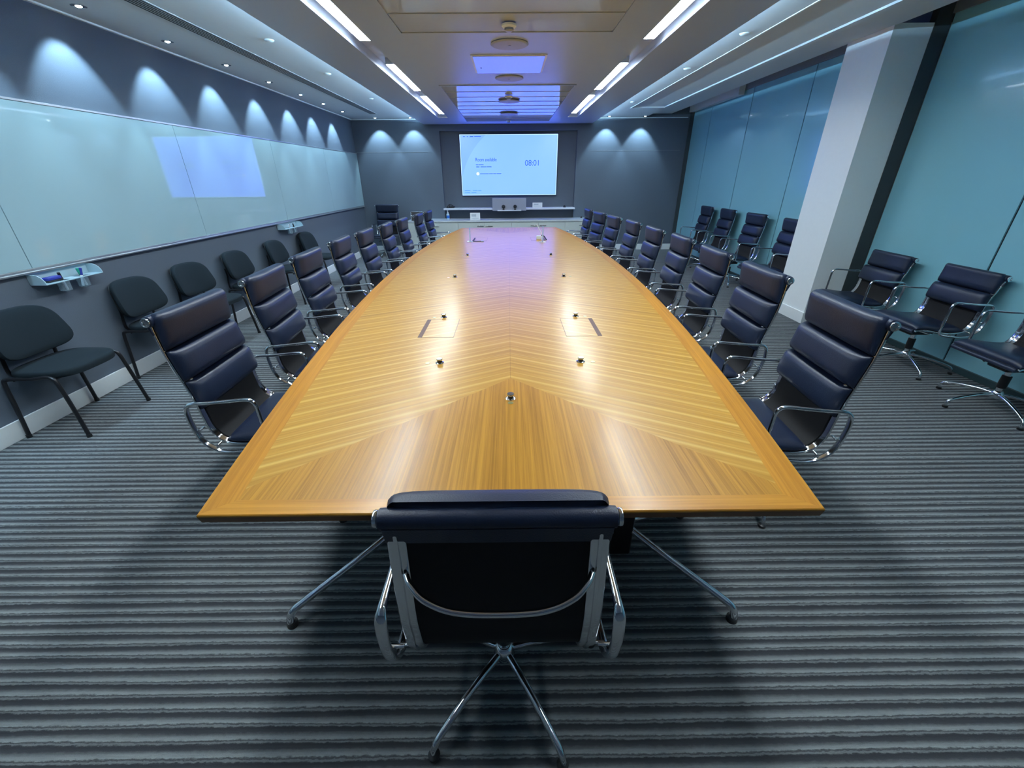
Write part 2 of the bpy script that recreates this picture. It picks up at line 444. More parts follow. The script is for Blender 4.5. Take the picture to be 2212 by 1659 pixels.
# dropped slab with two luminaire troughs
TI, TO, TE = 1.150, 1.338, 9.42
struct('ceiling_slab', MB().box(-TI, TI, YF, YB, ZS, 2.90), M['slab_paint'])
for s_, sd in ((-1, 'left'), (1, 'right')):
    xs = sorted((s_ * TO, s_ * 1.81)); lp_ = MB().box(xs[0], xs[1], YF, YB, ZS, ZS + .028); xu = sorted((s_ * 1.795, s_ * 1.81)); lp_.box(xu[0], xu[1], YF, YB, ZS + .028, ZS + .040); struct('ceiling_lip_' + sd, lp_, M['slab_paint'])  # thin upturned rim, out of sight, added to block stray cove light
    xs = sorted((s_ * TI, s_ * TO)); struct('ceiling_trough_end_' + sd, MB().box(xs[0], xs[1], TE, YB, ZS, ZS + .084), M['slab_paint'])
    struct('ceiling_%d' % (2 if s_ < 0 else 3), MB().box(xs[0], xs[1], YF, YB, ZS + .085, 2.90), M['slab_paint'])
    xs = sorted((s_ * TO, s_ * (TO + .03))); struct('ceiling_riser_' + sd, MB().box(xs[0], xs[1], YF, YB, ZS + .0285, 2.90), M['slab_paint'])

# linear luminaires
segs = [(.55, 4.50), (5.36, 6.78), (7.24, 9.06)]
names = ['nearest the camera', 'in the middle of its row', 'nearest the wall screen']
for s, side in ((-1, 'left'), (1, 'right')):
    for (y0, y1), nm in zip(segs, names):
        e = empty('linear_luminaire', 'long white glowing strip light in the %s ceiling trough, %s' % (side, nm), 'ceiling light', (s * 1.212, (y0 + y1) / 2, ZS + .085), 0, 'linear strip lights in the ceiling troughs')
        h = (y1 - y0) / 2
        MB().box(-.056, .056, -h - .012, h + .012, -.058, -.001).build('housing', M['alu'], e, False)
        MB().box(-.050, .050, -h, h, -.064, -.0585, .001).build('diffuser', M['strip'], e)
# emergency sensor heads in the troughs between luminaires
for s, side in ((-1, 'left'), (1, 'right')):
    e = empty('spot_sensor', 'small square sensor head in the %s light trough' % side, 'sensor', (s * 1.235, 7.02, ZS + .085), 0)
    MB().box(-.03, .03, -.03, .03, -.03, 0, .004).build('body', M['white_paint'], e)
    MB().cyl((0, 0, 0), .016, -.036, -.0301, 16).build('lens', M['black_plastic'], e)
# concealed cove lights on the slab lip
for s, side in ((-1, 'left'), (1, 'right')):
    o = MB().box(-.012, .012, (YF + .2), YB - .15, 0, .008).build('cove_light', M['cove'])
    o.location = (s * 1.60, 0, ZS + .028)
    tag(o, 'glow of the hidden cove light along the %s edge of the dropped ceiling' % side, 'cove light')

# slatted ceiling air panels
def air_panel(y0, y1, label, n, fade=.86):
    yc = (y0 + y1) / 2; h = (y1 - y0) / 2
    e = empty('ceiling_air_panel', label, 'ceiling panel', (0, yc, ZS), 0, 'slatted air panels in the ceiling')
    fr = MB()
    fr.box(-fade, fade, -h, -h + .022, -.010, 0); fr.box(-fade, fade, h - .022, h, -.010, 0)
    fr.box(-fade, -fade + .022, -h + .022, h - .022, -.010, 0); fr.box(fade - .022, fade, -h + .022, h - .022, -.010, 0)
    fr.build('frame', M['slab_paint'], e, False)
    st = (2 * h - .05) / n
    for i in range(n):
        a = -h + .025 + i * st
        b_ = MB()
        b_.box(-fade + .030, fade - .030, a + .006, a + st - .016, -.008, -.0005, .002); b_.box(-fade + .030, fade - .030, a + st - .012, a + st - .004, -.013, -.0005, .002)
        b_.build('slat', M['panel_metal'], e, False)
air_panel(.35, 4.20, 'slatted ceiling air panel over the near end of the table', 9)
air_panel(6.28, 9.92, 'slatted ceiling air panel near the wall screen, glowing blue', 9)
# access hatch
e = empty('ceiling_access_hatch', 'square metal access hatch in the ceiling reflecting the blue screen', 'ceiling hatch', (.015, 5.24, ZS))
MB().box(-.365, .365, -.37, .37, -.006, 0, .002).build('frame', M['white_paint'], e)
MB().box(-.345, .345, -.352, .352, -.011, -.0065, .002).build('door_panel', M['panel_metal'], e)
MB().cyl((-.29, .10, 0), .008, -.014, -.0111, 12).build('lock', M['black_plastic'], e)
# speakers and smoke detectors down the centre line
for i, (y, z, w) in enumerate(((4.52, ZS, 'between the near air panel and the access hatch'), (5.885, ZS, 'between the access hatch and the far air panel'), (7.38, ZS - .018, 'in the middle of the far slatted air panel'), (8.74, ZS - .018, 'at the screen end of the far slatted air panel'))):
    e = empty('ceiling_speaker', 'round white ceiling speaker ' + w, 'speaker', (.02, y, z), 0, 'ceiling speakers')
    MB().lathe((0, 0, 0), [(.16, 0), (.165, -.006), (.155, -.012), (.14, -.013), (.01, -.014)][::-1], 40).build('grille', mat('speaker_grey', (.34, .36, .42), .5), e)
    MB().cyl((0, 0, 0), .012, -.0165, -.0141, 12).build('badge', M['grey_device'], e)
for y, z, w in ((3.95, ZS - .018, 'on the near air panel'), (6.955, ZS - .018, 'on the far air panel'), (9.70, ZS - .018, 'on the far air panel, closest to the screen')):
    e = empty('smoke_detector', 'small round smoke detector ' + w, 'smoke detector', (.014, y, z), 0, 'ceiling smoke detectors')
    MB().lathe((0, 0, 0), [(.055, 0), (.055, -.012), (.045, -.020), (.012, -.022)][::-1], 28).build('base', M['white_paint'], e)
    MB().lathe((0, 0, 0), [(.034, -.0215), (.034, -.035), (.02, -.042)][::-1], 24).build('sensor_head', M['grey_device'], e)
# linear slot diffusers
def slots(xc, y0, y1, z, n, label, gap=.026):
    e = empty('slot_diffuser', label, 'air diffuser', (xc, (y0 + y1) / 2, z)); h = (y1 - y0) / 2; w = n * gap / 2
    MB().box(-w - .008, w + .008, -h - .01, h + .01, -.003, -.0003).build('frame', M['ceiling_paint'], e, False)
    for i in range(n):
        x = -w + gap * (i + .5); MB().box(x - .007, x + .007, -h, h, -.0045, -.0031).build('slot', M['slot_black'], e, False)
slots(-2.63, -.2, 9.62, ZC, 5, 'long linear air diffuser with dark slots in the left ceiling strip')
slots(3.02, 2.3, 5.0, 2.787, 4, 'short linear air diffuser with dark slots beside the white column')

# downlights: left wall-washers and back-wall pairs
def downlight(x, y, label, group, power, aim):
    e = empty('recessed_downlight', label, 'downlight', (x, y, ZC), 0, group)
    MB().lathe((0, 0, 0), [(.034, -.0005), (.048, -.0005), (.048, -.004), (.036, -.006), (.034, -.004)], 24).build('trim_ring', M['chrome'], e)
    MB().lathe((0, 0, 0), [(.002, -.011), (.012, -.010), (.018, -.007), (.022, -.003), (.022, -.0008)], 20).build('lens', M['spot_lens'], e)
    L = bpy.data.lights.new('downlight_beam', 'SPOT'); L.energy = power; L.color = (.50, .78, 1.0); L.spot_size = R(76); L.spot_blend = .45; L.shadow_soft_size = .02
    o = bpy.data.objects.new('downlight_beam', L); link(o, e); o.location = (0, 0, -.020)
    o.rotation_euler = aim
SPW = 46.0
for i, y in enumerate([.41, 1.29, 2.17, 3.05, 3.935, 4.81, 5.69, 6.60, 7.52, 8.37, 9.27]):
    lab = {4: 'closest to the camera of those in view', 5: 'next after the closest one', 6: 'above the left edge of the reflected screen', 7: 'above the right edge of the reflected screen',
           8: 'above the far marker tray', 9: 'one before the back corner', 10: 'nearest the back corner'}.get(i, 'behind the picture edge at spot %d' % i)
    downlight(-3.108, y, 'recessed downlight washing the left wall, ' + lab, 'left wall downlights', SPW, (0, R(19), 0))
for x, lab in ((-2.77, 'far left, over the high-back chair in the corner'), (-2.04, 'just left of the screen recess'), (2.12, 'just right of the screen recess'), (2.87, 'nearest the glass wall')):
    downlight(x, 10.21, 'recessed downlight washing the back wall, ' + lab, 'back wall downlights', SPW, (R(18), 0, 0))
# small sprinkler heads
for x, y, lab in ((-2.17, 4.79, 'left ceiling strip, nearer the camera'), (-2.17, 6.15, 'left ceiling strip, farther from the camera'), (-2.17, 7.9, 'left ceiling strip, nearest the screen'),
                  (2.12, 4.685, 'right ceiling strip, nearer the camera'), (2.12, 6.01, 'right ceiling strip, farther from the camera'), (2.12, 8.4, 'right ceiling strip, nearest the screen')):
    e = empty('sprinkler_head', 'small round sprinkler cap in the ' + lab, 'sprinkler', (x, y, ZC), 0, 'sprinkler caps')
    MB().lathe((0, 0, 0), [(.004, -.012), (.035, -.010), (.042, -.004), (.042, 0)], 24).build('cover_plate', M['white_paint'], e)

# ------------------------------------------------------------------ left wall: glass whiteboards
wy = [-2.05, -.77, 1.105, 2.98, 4.855, 6.73, 8.60, 10.44]
wl = ['behind the camera', 'beside the camera', 'nearest picture edge', 'above the near marker tray', 'holding the reflected screen', 'above the far marker tray', 'nearest the back corner']
for i, (y0, y1) in enumerate(zip(wy[:-1], wy[1:])):
    o = MB().box(0, .008, 0, y1 - y0 - .005, 0, 1.035, .0012).build('glass_whiteboard', M['board'], None, False)
    o.location = (XL + .012, y0 + .0025, 1.035)
    tag(o, 'pale glossy glass whiteboard panel on the left wall, ' + wl[i], 'whiteboard', 'glass whiteboards on the left wall')
rl = MB(); rl.box(XL + .0005, XL + .020, wy[0] - .01, 10.445, 1.004, 1.034, .003); rl.box(XL + .020, XL + .034, wy[0] - .01, 10.445, 1.004, 1.018, .003)
tag(rl.build('whiteboard_rail', M['alu']), 'slim metal rail under the glass whiteboards', 'rail')
rl = MB(); rl.box(XL + .0005, XL + .022, wy[0] - .01, 10.445, 2.071, 2.086, .002)
tag(rl.build('whiteboard_top_rail', M['alu']), 'thin metal rail along the top of the glass whiteboards', 'rail')

def marker_tray(y0, y1, label):
    L_ = y1 - y0; dx = .115
    e = empty('marker_tray', label, 'marker tray', (XL + .001, (y0 + y1) / 2, .93)); h = L_ / 2
    MB().box(0, .005, -h, h, 0, .072, .001).build('back_plate', M['frost'], e)
    sh = MB(); sh.box(.005, .0255, -h, h, -.004, .001); sh.box(.0985, dx, -h, h, -.004, .001)
    for ya, yb2 in ((-h, -.0965), (-.0235, .0535), (.1265, h)): sh.box(.0255, .0985, ya, yb2, -.004, .001)
    sh.build('shelf', M['frost'], e, False)
    for s in (-1, 1):
        poly = [(.005, 0), (dx, 0)] + [(dx * math.cos(t), .068 * math.sin(t)) for t in [i * PI / 2 / 8 for i in range(1, 8)]] + [(.03, .068), (.005, .068)]
        poly = [(.005, .001), (dx, .001), (dx - .004, .02), (dx - .018, .045), (dx - .042, .062), (dx - .065, .068), (.005, .068)]
        MB().prism(poly, s * h, s * (h - .005), lambda a, b_, c_: (a, c_, b_)).build('end_cheek', M['frost'], e)
    for c_ in (-.06, .09):
        cy = c_
        MB().lathe((.062, cy, 0), [(.002, -.0775), (.029, -.0775), (.0342, -.073), (.0342, .0005), (.036, .0005), (.036, -.075), (.030, -.080), (.002, -.080)], 24).build('pen_cup', M['clear'], e)
    return e
marker_tray(2.93, 3.38, 'clear acrylic marker tray under the whiteboard near the camera, holding blue and green markers')
marker_tray(6.40, 6.98, 'clear acrylic marker tray under the far whiteboard, holding mostly white markers')
def marker(loc, tilt, cap, label, group, ln=.13):
    e = empty('marker_pen', label, 'marker pen', loc, 0, group); e.rotation_euler = tilt
    MB().lathe((0, 0, 0), [(.003, 0), (.0085, .002), (.0085, ln * .62), (.0075, ln * .63)], 14).build('barrel', M['pen_white'], e)
    MB().lathe((0, 0, 0), [(.0094, ln * .60), (.0094, ln * .97), (.006, ln), (.002, ln)], 14).build('cap', cap, e)
gx = XL + .063
for dy, t, c_, lab in ((.105, (R(9), 0, 0), M['green_plastic'], 'white marker with a green cap standing in the near tray'), (.075, (R(-12), R(4), 0), M['blue_plastic'], 'white marker with a blue cap leaning in the near tray'),
                       (-.052, (R(8), R(4), 0), M['black_plastic'], 'white marker with a black cap in the near tray')):
    marker((gx, 3.155 + dy, .8555), t, c_, lab, 'markers in the near tray', .135)
e = empty('whiteboard_eraser', 'dark blue whiteboard eraser lying in the near marker tray', 'eraser', (XL + .060, 3.035, .9315))
MB().box(-.026, .026, -.055, .055, 0, .012, .002).build('felt_pad', M['black_plastic'], e); MB().box(-.024, .024, -.052, .052, .012, .036, .008).build('grip', M['blue_plastic'], e)
for dy, t, c_, lab in ((.108, (R(16), 0, 0), M['black_plastic'], 'white marker with a black cap leaning far over in the far tray'), (-.065, (R(-8), 0, 0), M['black_plastic'], 'white marker with a black cap standing in the far tray'),
                       (-.050, (R(12), R(5), 0), M['pen_white'], 'all white marker leaning in the far tray')):
    marker((gx, 6.69 + dy, .8555), t, c_, lab, 'markers in the far tray', .13)

# ------------------------------------------------------------------ back wall: screen, shelf, camera, sideboard
e = empty('wall_screen', 'large glowing pale blue wall screen reading Room available and 08:01', 'screen', (0, YB + RD, 0))
SYf = -.055
MB().box(SX0 - .012, SX1 + .012, SYf + .004, -.001, SZ0 - .012, SZ1 + .012, .003).build('bezel', M['black_plastic'], e)
dsp = MB().box(SX0, SX1, SYf, SYf + .0039, SZ0, SZ1).build('display', M['screen'], e, False)
def text(body, size, x, z, m, name, parent, weight=0.0):
    cu = bpy.data.curves.new(name, 'FONT'); cu.body = body; cu.size = size; cu.extrude = .0006; cu.offset = weight
    t = bpy.data.objects.new(name, cu); link(t)
    dg = bpy.context.evaluated_depsgraph_get(); me = bpy.data.meshes.new_from_object(t.evaluated_get(dg))
    bpy.data.objects.remove(t); me.materials.clear(); me.materials.append(m)
    o = bpy.data.objects.new(name, me); link(o, parent); o.rotation_euler = (PI / 2, 0, 0); o.location = (x, SYf - .0008, z)
    return o
def su(u): return SX0 + u * (SX1 - SX0)
def sv(v): return SZ1 - v * (SZ1 - SZ0)
def fit(o, w):
    xs = [v.co.x for v in o.data.vertices]; k_ = w / (max(xs) - min(xs)); o.scale = (k_, 1, 1)
fit(text('Room available', .098, su(.152), sv(.428), M['screen_text'], 'heading_text', e, .0005), .470)
fit(text('08:01', .165, su(.665), sv(.505), M['screen_text'], 'clock_text', e, -.001), .305)
def bars(rows, name, m):
    b_ = MB()
    for u0, u1, v, hh in rows:
        b_.box(su(u0), su(u1), SYf - .0012, SYf - .0002, sv(v) - hh / 2, sv(v) + hh / 2, .0004)
    b_.build(name, m, e)
bars([(.155, .182, .485, .013), (.185, .236, .485, .013), (.158, .192, .520, .015), (.203, .262, .520, .015), (.266, .318, .520, .015)], 'small_text_line', M['screen_text'])
bars([(.197, .285, .632, .011), (.289, .330, .632, .011), (.334, .365, .632, .011), (.370, .418, .632, .011)], 'help_text_line', M['screen_text'])
bars([(.036, .056, .035, .014), (.076, .088, .035, .014), (.106, .140, .035, .016), (.150, .218, .033, .013)], 'status_text_line', M['screen_text'])
bars([(.026, .086, .915, .014), (.112, .160, .915, .014), (.170, .202, .915, .014), (.026, .084, .950, .014), (.096, .148, .950, .014)], 'footer_text_line', M['screen_faint'])
MB().lathe((su(.173), SYf - .0002, sv(.632)), [(.034, 0), (.034, -.001), (.024, -.0012)], 28, 'y').build('help_icon', M['screen_icon'], e)

o = MB().box(-1.497, 1.521, YB - .155, YB + RD - .0005, .925, .962, .003).build('wall_shelf', M['shelf_white'])
tag(o, 'long thin white shelf in the recess under the wall screen', 'shelf')
e = empty('camera_unit', 'grey video camera panel with two dark round lenses under the screen', 'conference camera', (.012, YB - .1555, .0))
MB().box(-.385, .385, -.05, 0, .905, 1.172, .004).build('housing', M['grey_device'], e)
MB().box(-.30, .30, .0005, .05, .9625, .972, .002).build('bracket', M['grey_device'], e)
MB().box(-.27, .27, -.13, -.0502, .905, .925, .003).build('ledge', M['shelf_white'], e)
for x in (-.132, .132):
    MB().ball((x, -.088, .995), .040, 20).build('camera_ball', M['black_plastic'], e)
    MB().lathe((x, -.088, 0), [(.02, .926), (.026, .93), (.018, .956)], 20).build('camera_foot', M['black_plastic'], e)
def card(x, y, z, w, h, label):
    e = empty('notice_card', label, 'notice card', (x, y, z)); e.rotation_euler = (0, 0, 0)
    b_ = MB(); b_.add([(-w / 2, 0, 0), (w / 2, 0, 0), (w / 2, .03, h), (-w / 2, .03, h), (-w / 2, .003, 0), (w / 2, .003, 0), (w / 2, .033, h), (-w / 2, .033, h)],
                      [(0, 1, 2, 3), (5, 4, 7, 6), (0, 4, 5, 1), (3, 2, 6, 7), (0, 3, 7, 4), (1, 5, 6, 2)])
    b_.add([(-w / 2, .033, h), (w / 2, .033, h), (w / 2, .075, 0), (-w / 2, .075, 0), (-w / 2, .0335, h - .003), (w / 2, .0335, h - .003), (w / 2, .072, 0), (-w / 2, .072, 0)],
           [(0, 1, 2, 3), (5, 4, 7, 6), (0, 4, 5, 1), (3, 2, 6, 7), (0, 3, 7, 4), (1, 5, 6, 2)])
    b_.build('panel', M['card'], e, False)
    p = MB(); k_ = .03 / h
    def q(x0, x1, z0, z1):
        p.add([(x0, z0 * k_ - .0008, z0), (x1, z0 * k_ - .0008, z0), (x1, z1 * k_ - .0008, z1), (x0, z1 * k_ - .0008, z1)], [(0, 1, 2, 3)])
    q(-w * .36, w * .10, h * .48, h * .80); q(-w * .36, w * .36, h * .22, h * .27)
    p.build('print', mat('pale_print', (.48, .56, .62), .7), e, False)
card(-.757, 9.98, .7362, .222, .150, 'white folded notice card standing on the sideboard')
card(.66, YB - .12, .9622, .225, .105, 'pale notice card standing on the wall shelf right of the camera')
# small dark things on the shelf
e = empty('headset', 'dark bundled headset or cable lying on the left end of the wall shelf', 'headset', (-1.335, YB - .05, .962))
MB().tube(catmull([(-.10, 0, .012), (-.07, .02, .05), (-.02, .01, .078), (.03, -.01, .06), (.06, 0, .02), (.0, .02, .012), (-.06, -.02, .012)], 6, True), .011, 8, True).build('cable_loop', M['black_plastic'], e)
MB().ball((-.05, 0, .030), .034, 14, 1.3, 1, .88).build('ear_cushion', M['black_plastic'], e)
MB().ball((.045, .01, .026), .026, 14, 1.8, 1, .95).build('ear_cushion', M['black_plastic'], e)
e = empty('webcam_dome', 'tiny dark dome on the right end of the wall shelf', 'camera', (1.29, YB - .05, .962))
MB().lathe((0, 0, 0), [(.030, 0), (.030, .012), (.024, .034), (.012, .044), (.001, .046)], 20).build('dome', M['black_plastic'], e)

# sideboard units and worktop
ub = [-2.26, -1.745, -1.14, -.54, .065, .66, 1.26, 1.75]
SYF = 9.90
hs = {1: 'L', 2: 'R', 3: 'L', 4: 'R', 5: 'L', 0: 'R', 6: 'R'}
ul = ['at its left end', 'next to the left end', 'left of the notice card', 'under the notice card', 'right of the middle joint', 'under the right part of the screen', 'at its right end']
for i, (x0, x1) in enumerate(zip(ub[:-1], ub[1:])):
    e = empty('sideboard_cabinet', 'white sideboard cabinet unit ' + ul[i], 'cabinet', ((x0 + x1) / 2, SYF, 0), 0, 'white sideboard cabinets')
    w = (x1 - x0) / 2
    MB().box(-w + .001, w - .001, .022, YB - .002 - SYF, .06, .70).build('carcass', M['white_lam'], e, False)
    MB().box(-w + .002, w - .002, .05, .065, 0, .0595).build('plinth', M['alu'], e, False)
    for nm, z0, z1 in (('drawer', .495, .690), ('door', .065, .488)):
        d = MB().box(-w + .003, w - .003, .002, .0215, z0, z1, .0015).build(nm, M['white_lam'], e)
        if nm == 'drawer':
            hx = (-w + .10) if hs[i] == 'L' else (w - .10)
            hb = MB(); hb.box(hx - .075, hx + .075, -.016, -.008, .610, .622, .002); hb.box(hx - .07, hx - .06, -.010, .003, .612, .620); hb.box(hx + .06, hx + .07, -.010, .003, .612, .620)
            hb.build('handle', M['steel'], d)
o = MB().box(ub[0] - .01, ub[-1] + .01, SYF - .012, YB - .001, .7005, .736, .002).build('sideboard_worktop', M['white_top'])
tag(o, 'long white worktop running over all the sideboard cabinets', 'worktop')
e = empty('sanitiser_bottle', 'pump bottle of hand sanitiser with a blue label on the sideboard', 'bottle', (-1.385, 10.14, .736))
MB().lathe((0, 0, 0), [(.030, 0), (.034, .004), (.034, .105), (.028, .122), (.013, .132), (.013, .140)], 24).build('bottle_body', M['frost'], e)
MB().lathe((0, 0, 0), [(.0345, .030), (.0348, .031), (.0348, .088), (.0345, .089)], 24).build('label_band', M['label_blue'], e)
pm = MB(); pm.lathe((0, 0, 0), [(.016, .140), (.016, .155), (.006, .157), (.006, .180), (.012, .182), (.012, .190), (.002, .192)], 16); pm.tube([(0, 0, .186), (0, -.03, .186), (0, -.038, .178)], .0045, 8)
pm.build('pump', M['card'], e)
e = empty('desk_unit', 'small dark glossy unit with bright metal edges on the left end of the sideboard', 'device', (-2.06, 10.05, .736), R(8))
b_ = MB(); b_.prism([(-.09, 0), (.09, 0), (.07, .10), (.03, .18), (-.04, .18), (-.07, .10)], -.13, .13, lambda a, c_, d_: (d_, a, c_)); b_.build('body', M['dark_metal'], e)
b_ = MB(); b_.tube([(-.12, -.045, .182), (.12, -.045, .182)], .006, 8); b_.tube([(-.12, -.072, .102), (.12, -.072, .102)], .007, 8); b_.tube([(-.134, -.09, .0075), (-.134, -.072, .10), (-.134, -.043, .178)], .007, 8)
b_.build('metal_trim', M['chrome'], e)
e = empty('small_device', 'tiny dark knob-shaped device on the right end of the sideboard', 'device', (1.68, 10.3, .736))
MB().lathe((0, 0, 0), [(.022, 0), (.022, .02), (.014, .034), (.003, .040)], 16).build('body', M['black_plastic'], e)

# ------------------------------------------------------------------ boardroom table
TZ = .74
tb = empty('conference_table', 'long boat-shaped wooden boardroom table with chevron veneer top', 'table', (0, T_C, 0))
nY = 60; ys = [T_Y0 + (T_Y1 - T_Y0) * i / nY for i in range(nY + 1)]
ol = [(-t_half(y), y) for y in ys] + [(t_half(y), y) for y in reversed(ys)]; ol.reverse()
top = MB(); th = .028
ins = lambda x, y, d: (x * (1 - d / abs(x)), T_C + (y - T_C) * (1 - d / 3.72))
n_ = len(ol)
vs = [ins(x, y, .0025) + (TZ,) for x, y in ol] + [(x, y, TZ - .003) for x, y in ol] + [(x, y, TZ - .008) for x, y in ol]
fs = [tuple(range(n_))] + [(k_ * n_ + i, k_ * n_ + (i + 1) % n_, (k_ + 1) * n_ + (i + 1) % n_, (k_ + 1) * n_ + i) for k_ in range(2) for i in range(n_)] + [tuple(range(3 * n_ - 1, 2 * n_ - 1, -1))]
top.add(vs, fs)
o = top.build('tabletop', M['veneer'], tb, True, 30); o.location = (0, -T_C, 0)
eb = MB(); vs = [(x, y, TZ - .0085) for x, y in ol] + [ins(x, y, .004) + (TZ - .03,) for x, y in ol] + [ins(x, y, .03) + (TZ - .036,) for x, y in ol]
eb.add(vs, fs)
o = eb.build('table_edge', M['edge_wood'], tb, True, 30); o.location = (0, -T_C, 0); o['label'] = 'dark bevelled under-edge'
# cable hatches
for s in (-1, 1):
    for y0, y1 in ((2.315, 2.655), (6.47, 6.86)):
        x0, x1 = sorted((s * .335, s * .520))
        h = MB().box(x0, x1, y0, y1, TZ - .004, TZ + .0006).build('cable_hatch', M['veneer'], tb, False); h.location = (0, -T_C, 0)
        g = MB(); w = .0022; zt = TZ + .0009
        g.box(x0 - w, x1 + w, y0 - w, y0, TZ - .003, zt); g.box(x0 - w, x1 + w, y1, y1 + w, TZ - .003, zt); xi = x0 - w if s > 0 else x1; g.box(xi, xi + w, y0, y1, TZ - .003, zt)
        xo = x1 if s > 0 else x0 - .026; g.box(xo, xo + .026, y0 - w, y1 + w, TZ - .003, zt)
        g2 = g.build('hatch_slot', M['slot_wood'], h, False)
# pedestal columns and polished star legs under the table
for yb_ in (1.33, 4.60, 7.87):
    for s in (-1, 1):
        c_ = MB().box(s * .47 - .045, s * .47 + .045, yb_ - .045, yb_ + .045, .10, TZ - .037, .008).build('pedestal', M['dark_metal'], tb); c_.location = (0, -T_C, 0)
        b_ = MB().box(s * .47 - .16, s * .47 + .16, yb_ - .16, yb_ + .16, TZ - .046, TZ - .0365).build('mounting_plate', M['dark_metal'], tb, False); b_.location = (0, -T_C, 0)
        for ang in (-35, 35, 145, 215):
            a = R(ang) if s > 0 else R(180 - ang); d = Vector((math.cos(a), math.sin(a), 0)); c0 = Vector((s * .47, yb_, 0))
            pth = catmull([c0 + d * .04 + Vector((0, 0, .24)), c0 + d * .09 + Vector((0, 0, .215)), c0 + d * .25 + Vector((0, 0, .155)), c0 + d * .42 + Vector((0, 0, .095)), c0 + d * .475 + Vector((0, 0, .070)), c0 + d * .49 + Vector((0, 0, .030)), c0 + d * .488 + Vector((0, 0, .012))], 5)
            l_ = MB().tube(pth, .015, 10).build('leg', M['chrome'], tb); l_.location = (0, -T_C, 0)
            gl = MB().cyl(c0 + d * .488, .021, 0, .018, 16).build('glide', M['black_plastic'], l_)
# push-button microphones set in the table
def mic(x, y, label, dx, dy, col):
    e = empty('table_microphone', label, 'microphone', (x, y, TZ), 0, 'round silver microphones set in the table')
    MB().lathe((0, 0, 0), [(.021, 0), (.0215, .002), (.016, .0045), (.012, .005)], 28).build('base_ring', M['chrome'], e)
    MB().lathe((0, 0, 0), [(.0125, .0045), (.0125, .016), (.0125, .0165)], 24).build('mesh_grille', M['black_plastic'], e)
    MB().lathe((0, 0, 0), [(.0145, .0166), (.0150, .018), (.0150, .0225), (.0138, .0245), (.002, .025)], 28).build('cap', M['steel'], e)
    MB().lathe((dx, dy, 0), [(.0115, 0), (.0115, .0012), (.007, .0014)], 20).build('indicator', col, e)
mic(0, 1.548, 'silver microphone on the centre line of the table nearest the camera', 0, -.038, M['brass_ring'])
for s, sd in ((-1, 'left'), (1, 'right')):
    for x, y, w in ((.358, 1.935, 'in front of the near cable hatch'), (.445, 2.705, 'just behind the near cable hatch'), (.515, 3.965, 'around the middle of the table'), (.505, 5.19, 'in the far half of the table')):
        mic(s * x, y, 'silver microphone on the %s half of the table, %s' % (sd, w), s * .062, -.004, M['red_led'] if (s < 0 and y == 3.965) else M['brass_ring'])
# acrylic stands and gooseneck phone near the far hatches
for x, y, sd, zt in ((-.575, 6.42, 'left', .185), (.487, 6.31, 'right', .21)):
    e = empty('acrylic_stand', 'slim upright clear stand beside the %s far cable hatch' % sd, 'stand', (x, y, TZ))
    MB().box(-.045, .045, -.05, .05, 0, .004, .001).build('reflection_foot', M['card'], e)  # white patch stands for the strip lights' reflection on the tabletop
    MB().box(-.0045, .0045, -.06, .06, .0041, zt, .001).build('upright_sheet', M['frost'], e)
e = empty('gooseneck_microphone', 'white curved gooseneck microphone with dark cable at the far right hatch', 'microphone', (.50, 6.62, TZ))
MB().tube(catmull([(.0, 0, .05), (-.02, -.01, .10), (-.07, -.01, .19), (-.085, -.01, .215)], 6), .006, 8).build('neck', M['card'], e)
MB().box(-.085, -.01, -.03, .03, .0, .055, .010).build('handset_base', M['card'], e)
MB().tube(catmull([(-.01, -.01, .06), (.03, -.02, .045), (.055, -.05, .012), (.06, -.09, .006)], 6), .009, 8).build('cable', M['black_plastic'], e)
e = empty('cable_adapter', 'small dark cable end lying at the left far cable hatch', 'cable', (-.53, 6.43, TZ))
MB().tube(catmull([(0, .32, .006), (-.006, .2, .007), (-.01, .02, .006), (.04, -.015, .006), (.12, -.015, .006)], 5), .005, 8).build('cable', M['black_plastic'], e)
MB().box(.12, .155, -.04, .012, 0, .014, .003).build('plug', M['grey_device'], e)

# ------------------------------------------------------------------ soft-pad swivel chairs
def profile(high):
    top_ = [(-.278, 1.035), (-.274, .955), (-.264, .865), (-.246, .775), (-.226, .69)] if high else [(-.276, .848), (-.262, .790), (-.244, .735), (-.226, .68)]
    if high == 'end': top_ = [(-.196, .915), (-.199, .86), (-.204, .78), (-.210, .70)]
    low_ = [(-.213, .61), (-.206, .545), (-.197, .485), (-.168, .432), (-.115, .405), (-.03, .400), (.07, .411), (.16, .424), (.225, .424), (.245, .412)]
    return catmull([(0, y, z) for y, z in top_ + low_], 8)
def arc(path):
    s = [0.0]
    for a, b_ in zip(path[:-1], path[1:]): s.append(s[-1] + (b_ - a).length)
    return s
def sampler(path):
    s = arc(path); n = len(path)
    def at(d):
        d = max(0, min(s[-1] - 1e-6, d)); i = 0
        lo, hi = 0, n - 1
        while hi - lo > 1:
            mid = (lo + hi) // 2
            if s[mid] <= d: lo = mid
            else: hi = mid
        t = (d - s[lo]) / max(1e-9, s[hi] - s[lo]); p = path[lo].lerp(path[hi], t)
        a = path[max(0, lo - 2)]; b_ = path[min(n - 1, hi + 2)]; tg = (b_ - a).normalized()
        nr = Vector((0, -tg.z, tg.y))     # points to the sitter side
        return p, nr
    return at, s[-1]
def s_at_z(path, z):
    s = arc(path)
    for i in range(len(path) - 1):
        if path[i].z >= z > path[i + 1].z: return s[i] + (path[i].z - z) / (path[i].z - path[i + 1].z) * (s[i + 1] - s[i])
    return 0
